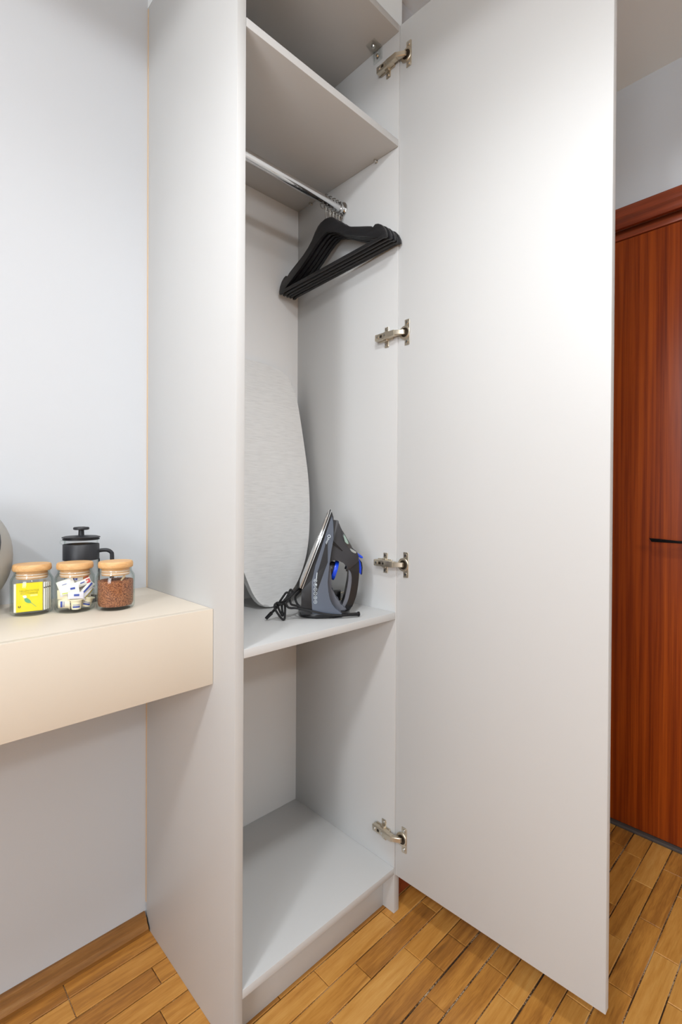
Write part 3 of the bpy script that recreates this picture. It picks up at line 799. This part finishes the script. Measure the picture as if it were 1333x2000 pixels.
# ------------------------------------------------------------------ desk
DT, DB_, DYF = 0.8572, 0.7038, 0.0858
dk = empty('desk', (-0.6, (DYF+YB)/2, DB_), 'cream laminate floating desk with deep front panel, wedged between wall and wardrobe', 'desk')
DXL = -1.45
bm = NB(); box(bm, DXL, -0.0006, DYF+0.0182, YB-0.0006, DT-0.022, DT, 0.0008, 2); obj('desktop', bm, CREAM, dk)
bm = NB(); box(bm, DXL, -0.0006, DYF, DYF+0.018, DB_, DT, 0.0006, 2); obj('front_panel', bm, CREAM, dk)
bm = NB(); box(bm, DXL, -0.0006, DYF+0.0185, YB-0.0006, DB_, DB_+0.018, 0.0006, 2); obj('underside_board', bm, CREAM, dk)
bm = NB(); box(bm, DXL, DXL+0.018, DYF+0.0185, YB-0.0006, DB_+0.0182, DT-0.0222); obj('end_panel', bm, CREAM, dk)

# ------------------------------------------------------------------ jars
LIDWOOD = wood('pale_bamboo', [(0.25, (205, 150, 92)), (0.55, (226, 178, 122)), (0.85, (238, 200, 150))], (3, 30, 30), 7, rough=0.5)
SEAL = mat('translucent_seal', (226, 206, 186), 0.35)
def make_jar(c, label):
    t = empty('glass_jar', (c[0], c[1], DT), label, 'jar', 'glass jars with wooden lids on the desk')
    bm = NB()
    prof = [(0.0, 0.0), (0.0270, 0.0), (0.0310, 0.0012), (0.0335, 0.0040), (0.0345, 0.0085), (0.0345, 0.0640), (0.0335, 0.0690), (0.0305, 0.0740), (0.0288, 0.0775), (0.0286, 0.0810), (0.0292, 0.0832)]
    inner = [(r-0.0022, z) for r, z in prof[::-1][:-5]]+[(0.0322, 0.0130), (0.0300, 0.0075), (0.0250, 0.0060), (0.0, 0.0060)]
    seg = 44
    rings = []
    for r, z in prof[1:]+inner[:-1]:
        rings.append([bm.verts.new((c[0]+r*cos(2*pi*k/seg), c[1]+r*sin(2*pi*k/seg), DT+z)) for k in range(seg)])
    for a, b in zip(rings, rings[1:]):
        for k in range(seg): bm.faces.new((a[k], a[(k+1) % seg], b[(k+1) % seg], b[k]))
    bm.faces.new(rings[0][::-1]); bm.faces.new(rings[-1])
    obj('glass_body', bm, GLASS, t, smooth=50)
    bm = NB(); lathe(bm, [(0.0300, 0.0840), (0.0313, 0.0855), (0.0316, 0.0900), (0.0310, 0.0945), (0.0295, 0.0965)], c[0], c[1], DT, 44)
    lathe(bm, [(0.0248, 0.0690), (0.0250, 0.0838)], c[0], c[1], DT, 40)
    lid = obj('lid', bm, LIDWOOD, t, smooth=50)
    bm = NB()
    for z in (0.0725, 0.0775): lathe(bm, [(0.0252, z-0.0016), (0.0263, z-0.0008), (0.0263, z+0.0008), (0.0252, z+0.0016)], c[0], c[1], DT, 40)
    obj('seal_ring', bm, SEAL, lid, smooth=50)
    return t
J1, J2, J3 = (-0.2636, 0.2977), (-0.1988, 0.2680), (-0.1359, 0.2323)
make_jar(J1, 'wood-lidded glass jar of yellow and white tea sachets, leftmost of the three jars')
make_jar(J2, 'wood-lidded glass jar packed with small creamers and sugar sachets, middle of the three jars')
make_jar(J3, 'wood-lidded glass jar half full of brown instant coffee, rightmost of the three jars')

def camdir(c):
    d = Vector((CAM_POS[0]-c[0], CAM_POS[1]-c[1], 0)).normalized()
    return d
# tea sachets standing in the left jar
YEL = mat('yellow_paper', (250, 226, 12), 0.55); PAPER = mat('white_paper', (246, 244, 238), 0.6)
GREEN = mat('leaf_green_print', (96, 172, 120), 0.6); OLIVE = mat('olive_print', (170, 160, 30), 0.6); BLACKINK = mat('black_ink', (30, 26, 20), 0.6)
BLUEINK = mat('blue_ink', (56, 80, 170), 0.6); PALEYEL = mat('pale_yellow_print', (252, 240, 140), 0.6)
v1 = camdir(J1); r1 = Vector((-v1.y, v1.x, 0))                     # v1 towards the viewer side, r1 to the viewer's right
if r1.x < 0: r1 = -r1
def tfn(base, v, r):
    def f(a, b, c):
        p = Vector((base[0], base[1], 0))+r*a+v*c
        return (p.x, p.y, DT+b)
    return f
f1 = tfn(J1, v1, r1)
ts = empty('tea_sachet', f1(-0.004, 0.0075, 0.0185), 'yellow tea sachet with a green leaf print facing out of the left glass jar', 'tea sachet')
sw, sz0, sz1 = 0.0205, 0.0078, 0.0625
bm = NB(); prism(bm, [(-0.004-sw, sz0), (-0.004+sw, sz0), (-0.004+sw, sz1), (-0.004-sw, sz1)], f1, 0.0165, 0.0195, 0.0006, 1); obj('sleeve', bm, YEL, ts)
bm = NB(); prism(bm, [(-0.004-sw-0.0035, sz0), (-0.004-sw, sz0), (-0.004-sw, sz1-0.001), (-0.004-sw-0.0035, sz1-0.001)], f1, 0.0160, 0.0170); obj('paper_edge', bm, PAPER, ts)
PF = 0.0197
lf = dense([(-0.0120, 0.0335), (-0.0075, 0.0335), (-0.0030, 0.0290), (-0.0018, 0.0240), (-0.0070, 0.0245), (-0.0110, 0.0280)], 3)
bm = NB(); prism(bm, lf, f1, PF, PF+0.0002); prism(bm, [(-0.0022, 0.0245), (-0.0016, 0.0250), (0.0068, 0.0160), (0.0063, 0.0156)], f1, PF, PF+0.0002)
obj('leaf_print', bm, GREEN, ts)
bm = NB(); prism(bm, dense([(-0.0145, 0.0385), (-0.0095, 0.0390), (-0.0085, 0.0350), (-0.0120, 0.0340)], 3), f1, PF, PF+0.0002); obj('white_mark', bm, PAPER, ts)
bm = NB(); prism(bm, [(-0.0030, 0.0365), (0.0085, 0.0365), (0.0085, 0.0400), (-0.0030, 0.0400)], f1, PF, PF+0.0002); obj('pale_mark', bm, PALEYEL, ts)
bm = text_bm('NILLENCNTIDE', 0.0052, lambda x, y: f1(-0.0045+x*0.85, 0.0475+y, PF+0.0002)); obj('lettering', bm, OLIVE, ts, smooth=0)
bm = text_bm('SCLYTHARNE', 0.0052, lambda x, y: f1(-0.0045+x*0.85, 0.0427+y, PF+0.0002)); obj('lettering', bm, OLIVE, ts, smooth=0)
bm = NB()
for k in range(12):
    if k in (2, 3): continue
    a0, a1 = 2*pi*k/12, 2*pi*(k+1)/12
    vsx = [bm.verts.new(f1(-0.0195+r*cos(a), 0.0185+r*sin(a), PF+0.0002)) for r, a in ((0.0011, a0), (0.0021, a0), (0.0021, a1), (0.0011, a1))]
    bm.faces.new(vsx)
obj('round_mark', bm, BLACKINK, ts, smooth=0)
names_ts = ['white tea sachet standing edge on right behind the yellow one in the left jar', 'white tea sachet edge on, third from the front in the left jar',
            'white tea sachet edge on, fourth from the front in the left jar', 'cream tea sachet edge on at the back of the left jar']
for k in range(4):
    t = empty('tea_sachet', f1(0.0200+0.0022*k, 0.0078, 0.010-0.007*k), names_ts[k], 'tea sachet', 'tea sachets edge on in the left jar')
    bm = NB(); cx0 = 0.0178+0.0030*k
    prism(bm, [(0.0, 0.0078), (0.0026, 0.0078), (0.0026, 0.0615-0.001*k), (0.0, 0.0615-0.001*k)], lambda a, b, c: f1(cx0+a, b, c), -0.024+0.003*k, 0.0185-0.0042*k, 0.0006, 1)
    obj('sleeve', bm, PAPER if k < 3 else CREAM, t)
    bm = NB(); prism(bm, [(0.0003, 0.0500), (0.0023, 0.0500), (0.0023, 0.0520), (0.0003, 0.0520)], lambda a, b, c: f1(cx0+a, b, c), 0.0186-0.0042*k, 0.0189-0.0042*k); obj('print_mark', bm, BLACKINK, t)

# creamers and sachets in the middle jar
v2 = camdir(J2); r2 = Vector((-v2.y, v2.x, 0))
if r2.x < 0: r2 = -r2
f2 = tfn(J2, v2, r2)
IVORY = mat('ivory_plastic', (250, 238, 206), 0.45); LILAC = mat('pale_lilac_paper', (236, 232, 244), 0.55)
REDP = mat('red_print', (222, 92, 96), 0.55); ORP = mat('orange_print', (240, 150, 60), 0.55); LIMEP = mat('lime_print', (222, 236, 100), 0.55)
def creamer(a, b, c, label, rot=0.0):
    t = empty('creamer_cup', f2(a, b, c), label, 'creamer cup')
    bm = NB(); R = Matrix.Rotation(rot, 3, 'Y')
    prof = [(0.0078, 0.0), (0.0098, 0.017), (0.0118, 0.0176), (0.0118, 0.0190)]
    seg = 24; rings = []
    def mp(x, y, z):
        q = R @ Vector((x, y, z-0.009)); return f2(a+q.x, b+0.009+q.z, c-q.y)
    for r, z in prof: rings.append([bm.verts.new(mp(r*cos(2*pi*k/seg), r*sin(2*pi*k/seg), z)) for k in range(seg)])
    for A, B in zip(rings, rings[1:]):
        for k in range(seg): bm.faces.new((A[k], A[(k+1) % seg], B[(k+1) % seg], B[k]))
    bm.faces.new(rings[0][::-1]); bm.faces.new(rings[-1]); obj('cup', bm, IVORY, t)
    bm = NB()
    def wrap(x0, x1, z0, z1, n=6):
        for k in range(n):
            qs = []
            for (x, z) in ((x0+(x1-x0)*k/n, z0), (x0+(x1-x0)*(k+1)/n, z0), (x0+(x1-x0)*(k+1)/n, z1), (x0+(x1-x0)*k/n, z1)):
                r = 0.0079+0.002*z/0.017+0.0002
                an = -pi/2+x/r
                qs.append(bm.verts.new(mp(r*cos(an), r*sin(an), z)))
            bm.faces.new(qs)
    wrap(-0.0065, 0.0065, 0.0035, 0.0070); wrap(-0.006, 0.006, 0.0088, 0.0098)
    obj('blue_print', bm, BLUEINK, t)
    return t
creamer(0.0020, 0.0065, 0.0195, 'ivory creamer cup with blue print upright at the front bottom of the middle jar')
creamer(-0.0185, 0.0085, 0.0110, 'ivory creamer cup lying on its side at the left bottom of the middle jar', pi/2)
creamer(0.0200, 0.0075, 0.0050, 'ivory creamer cup at the right bottom of the middle jar', 0.25)
creamer(-0.0030, 0.0070, -0.0150, 'ivory creamer cup standing at the back of the middle jar', 0.1)
def packet(a, b, c, wd_, ht, ang, turn, label, m=PAPER, stripes=()):
    t = empty('sugar_sachet', f2(a, b, c), label, 'sugar sachet')
    def fn(x, y, z):
        X, Y = x*cos(ang)-y*sin(ang), x*sin(ang)+y*cos(ang)
        return f2(a+X*cos(turn)-z*sin(turn), b+Y, c+X*sin(turn)+z*cos(turn))
    bm = NB(); nx, ny = 6, 4
    grid = {}
    for s in (0, 1):
        for i in range(nx+1):
            for j in range(ny+1):
                x = -wd_/2+wd_*i/nx; y = -ht/2+ht*j/ny
                puff = 0.0022*sin(pi*i/nx)**0.6*sin(pi*j/ny)**0.6+0.0002
                grid[s, i, j] = bm.verts.new(fn(x, y, puff if s else -puff))
    for s in (0, 1):
        for i in range(nx):
            for j in range(ny): bm.faces.new([grid[s, i, j], grid[s, i+1, j], grid[s, i+1, j+1], grid[s, i, j+1]])
    for i in range(nx):
        for j in (0, ny): bm.faces.new([grid[0, i, j], grid[0, i+1, j], grid[1, i+1, j], grid[1, i, j]])
    for j in range(ny):
        for i in (0, nx): bm.faces.new([grid[0, i, j], grid[0, i, j+1], grid[1, i, j+1], grid[1, i, j]])
    obj('sleeve', bm, m, t, smooth=60)
    for (x0, x1, y0, y1, mm) in stripes:
        bm = NB()
        n = 5
        def sv(u, w):
            pf = 0.0022*max(0, sin(pi*(u/wd_+.5)))**0.6*max(0, sin(pi*(w/ht+.5)))**0.6+0.0006
            return fn(u, w, pf)
        for k in range(n):
            a0, a1 = x0+(x1-x0)*k/n, x0+(x1-x0)*(k+1)/n
            bm.faces.new([bm.verts.new(sv(u, w)) for u, w in ((a0, y0), (a1, y0), (a1, y1), (a0, y1))])
        obj('print_mark', bm, mm, t, smooth=60)
    return t
packet(-0.0150, 0.0545, 0.0120, 0.030, 0.020, 0.35, 0.3, 'white sugar sachet with lime edge at the upper left of the middle jar', PAPER, ((-0.013, 0.010, -0.009, -0.0065, LIMEP), (-0.006, 0.006, 0.001, 0.002, BLUEINK)))
packet(-0.0090, 0.0450, 0.0205, 0.032, 0.016, 0.15, 0.2, 'white sachet with small blue logo across the centre of the middle jar', PAPER, ((0.002, 0.010, 0.000, 0.004, BLUEINK), (-0.013, 0.0, -0.006, -0.004, LIMEP)))
packet(0.0010, 0.0335, 0.0225, 0.026, 0.013, -0.05, 0.0, 'white sachet with blue print just above the front creamer cup in the middle jar', LILAC, ((-0.003, 0.006, -0.001, 0.003, BLUEINK),))
packet(0.0190, 0.0430, 0.0145, 0.034, 0.012, 0.80, -0.4, 'white sugar stick with a broad blue stripe slanting at the right of the middle jar', PAPER, ((-0.015, 0.015, -0.001, 0.0025, BLUEINK),))
packet(0.0215, 0.0355, 0.0120, 0.030, 0.010, 0.80, -0.5, 'white sugar stick slanting lowest at the right of the middle jar', LILAC, ((-0.012, 0.012, -0.003, -0.001, OLIVE),))
packet(0.0120, 0.0560, 0.0150, 0.030, 0.012, 0.35, -0.2, 'pink tipped sachet lying across the upper right of the middle jar', PAPER, ((0.007, 0.0140, -0.004, 0.004, REDP), (-0.004, 0.004, 0.0, 0.002, BLUEINK)))
packet(0.0130, 0.0640, 0.0080, 0.022, 0.010, 0.30, -0.2, 'orange sachet at the top right under the lid of the middle jar', ORP, ((0.003, 0.009, -0.003, 0.003, REDP),))
packet(0.0000, 0.0630, 0.0100, 0.026, 0.012, -0.10, 0.1, 'white sachet with grey blue lettering at the top of the middle jar', PAPER, ((-0.008, 0.004, -0.001, 0.003, BLUEINK),))
packet(-0.0210, 0.0350, 0.0095, 0.020, 0.018, 0.05, 0.6, 'ivory sachet above the sideways creamer in the middle jar', IVORY, ((-0.003, 0.003, -0.004, 0.004, LILAC),))
packet(-0.0040, 0.0480, -0.0060, 0.040, 0.030, 0.2, 0.1, 'white sachet filling the centre of the middle jar behind the others', PAPER)
packet(0.0050, 0.0300, -0.0010, 0.044, 0.026, -0.2, 0.0, 'white sachet low in the middle jar behind the front creamer', PAPER)

# instant coffee and a wooden scoop in the right jar
COFFEE = mat('instant_coffee', (126, 72, 40), 0.8, bump=(900, 1.0), var=0.35)
def coffee_mat():
    M = COFFEE; nt = M.node_tree; b = nt.nodes['Principled BSDF']; L = nt.links.new
    tc = nt.nodes.new('ShaderNodeTexCoord'); n = nt.nodes.new('ShaderNodeTexVoronoi'); n.inputs['Scale'].default_value = 420
    r = ramp(nt, [(0.1, (206, 140, 94)), (0.45, (168, 102, 60)), (0.8, (112, 58, 30))])
    L(tc.outputs['Object'], n.inputs['Vector']); L(n.outputs['Distance'], r.inputs[0]); L(r.outputs[0], b.inputs['Base Color'])
coffee_mat()
bm = NB()
rr = [(0.0, 0.0064), (0.0245, 0.0064), (0.0296, 0.0078), (0.0318, 0.0132), (0.0319, 0.0300), (0.0319, 0.0565), (0.0315, 0.0580)]
seg = 48; rings = []
for r, z in rr[1:]: rings.append([bm.verts.new((J3[0]+r*cos(2*pi*k/seg), J3[1]+r*sin(2*pi*k/seg), DT+z+(random.uniform(-.0005, .0005) if z > .05 else 0))) for k in range(seg)])
for r in (0.026, 0.018, 0.010, 0.004): rings.append([bm.verts.new((J3[0]+r*cos(2*pi*k/seg), J3[1]+r*sin(2*pi*k/seg), DT+0.0580+random.uniform(-.001, .0012))) for k in range(seg)])
for a, b in zip(rings, rings[1:]):
    for k in range(seg): bm.faces.new((a[k], a[(k+1) % seg], b[(k+1) % seg], b[k]))
bm.faces.new(rings[0][::-1]); bm.faces.new(rings[-1])
tag(obj('instant_coffee', bm, COFFEE), 'brown instant coffee granules filling most of the rightmost glass jar', 'coffee', kind='stuff')
v3 = camdir(J3); r3 = Vector((-v3.y, v3.x, 0))
if r3.x < 0: r3 = -r3
f3 = tfn(J3, v3, r3)
sp = empty('wooden_scoop', f3(0.010, 0.058, 0.01), 'pale wooden scoop handle sticking out of the coffee in the right jar', 'scoop')
bm = NB(); tube(bm, smooth_path([f3(0.004, 0.050, 0.016), f3(0.0085, 0.0565, 0.014), f3(0.0130, 0.0625, 0.012), f3(0.0160, 0.0672, 0.0105)], 4), [0.0016]*4+[0.0019]*4+[0.0023]*4+[0.0022], 10)
obj('handle', bm, mat('pale_beech', (236, 214, 170), 0.5), sp)
bm = NB(); ellipsoid(bm, f3(0.000, 0.0455, 0.016), 0.0055, 0.0055, 0.004, 16, 10); obj('bowl', bm, bpy.data.materials['pale_beech'], sp)

# ------------------------------------------------------------------ french press
PC = Vector((-0.16548, 0.35440)); PR = 0.0340
PBLACK = mat('matt_black_plastic', (38, 39, 43), 0.45)
fp = empty('french_press', (PC.x, PC.y, DT), 'small black and glass french press behind the wood-lidded jars', 'coffee press')
bm = NB()
lathe(bm, [(0.0300, 0.0060), (0.0308, 0.0080), (0.0312, 0.0130), (0.0312, 0.1310), (0.0322, 0.1338)], PC.x, PC.y, DT, 44, True, False)
beaker = obj('glass_beaker', bm, GLASS, fp, smooth=50)
mid = math.atan2(PC.y-CAM_POS[1], PC.x-CAM_POS[0]); lat = Vector((sin(mid), -cos(mid))); fw = Vector((-cos(mid), -sin(mid)))
def ffn(a, z, c):
    p = PC+lat*a+fw*c
    return (p.x, p.y, DT+z)
bm = NB(); tube(bm, smooth_path([ffn(-0.0300, 0.127, 0.004), ffn(-0.0345, 0.1300, 0.004), ffn(-0.0385, 0.1315, 0.004)], 3), [0.005]*3+[0.004]*3+[0.002], 10); obj('spout', bm, GLASS, beaker)
bm = NB()
seg = 44; rings = []
for r, z in ((PR-0.0020, 0.0908), (PR, 0.0915), (PR, 0.1243), (PR-0.0008, 0.1251), (PR-0.0022, 0.1251), (PR-0.0022, 0.0908)):
    rings.append([bm.verts.new((PC.x+r*cos(2*pi*k/seg), PC.y+r*sin(2*pi*k/seg), DT+z)) for k in range(seg)])
rings.append(rings[0])
for a, b in zip(rings, rings[1:]):
    for k in range(seg): bm.faces.new((a[k], a[(k+1) % seg], b[(k+1) % seg], b[k]))
# uprights and base ring
for an in (0.0, 2.2, 4.1):
    def up(a, b, c, an=an):
        r = PR-0.0018+c; t = an+a/PR
        p = PC+lat*(r*cos(t))+fw*(r*sin(t)*1.0)
        return (p.x, p.y, DT+b)
    prism(bm, [(-0.0055, 0.004), (0.0055, 0.004), (0.0055, 0.0920), (-0.0055, 0.0920)], up, 0.0, 0.0028, 0.0006, 1)
lathe(bm, [(0.0310, 0.0), (0.0345, 0.0008), (0.0345, 0.0085), (0.0318, 0.0095)], PC.x, PC.y, DT, 44, True, False)
frame = obj('frame', bm, PBLACK, fp, smooth=45)
bm = NB(); tube(bm, smooth_path([ffn(0.0320, 0.1085, 0.0), ffn(0.0420, 0.1095, 0.0), ffn(0.0500, 0.1085, 0.0), ffn(0.0565, 0.1035, 0.0), ffn(0.0580, 0.0950, 0.0), ffn(0.0578, 0.0500, 0.0), ffn(0.0560, 0.0400, 0.0), ffn(0.0480, 0.0340, 0.0), ffn(0.0330, 0.0330, 0.0)], 5), 0.0042, 12)
obj('handle', bm, PBLACK, frame, smooth=60)
bm = NB(); lathe(bm, [(0.0330, 0.1338), (0.0345, 0.1345), (0.0345, 0.1362), (0.0325, 0.1370), (0.0325, 0.1378), (0.0355, 0.1385), (0.0358, 0.1402), (0.0300, 0.1422), (0.0080, 0.1430), (0.0062, 0.1438)], PC.x, PC.y, DT, 44)
lid = obj('lid', bm, PBLACK, fp, smooth=40)
bm = NB(); lathe(bm, [(0.0056, 0.1430), (0.0052, 0.1560)], PC.x, PC.y, DT, 20); lathe(bm, [(0.0120, 0.1553), (0.0148, 0.1562), (0.0152, 0.1590), (0.0140, 0.1612), (0.0060, 0.1622)], PC.x, PC.y, DT, 32)
obj('plunger_knob', bm, PBLACK, lid, smooth=40)

# ------------------------------------------------------------------ grey appliance at the left edge
ap = empty('countertop_appliance', (-0.393, 0.347, DT), 'rounded grey appliance with a dark front, at the left edge beside the jars', 'appliance')
bm = NB(); ellipsoid(bm, (-0.393, 0.347, DT+0.113), 0.107, 0.080, 0.113, 48, 28, 2.1); obj('body', bm, mat('warm_grey_plastic', (172, 170, 164), 0.5), ap, smooth=60)
bm = NB()
ellipsoid(bm, (-0.405, 0.285, DT+0.142), 0.092, 0.040, 0.070, 40, 20, 2.2); obj('front_panel', bm, mat('dark_front_plastic', (48, 45, 46), 0.35), ap, smooth=60)
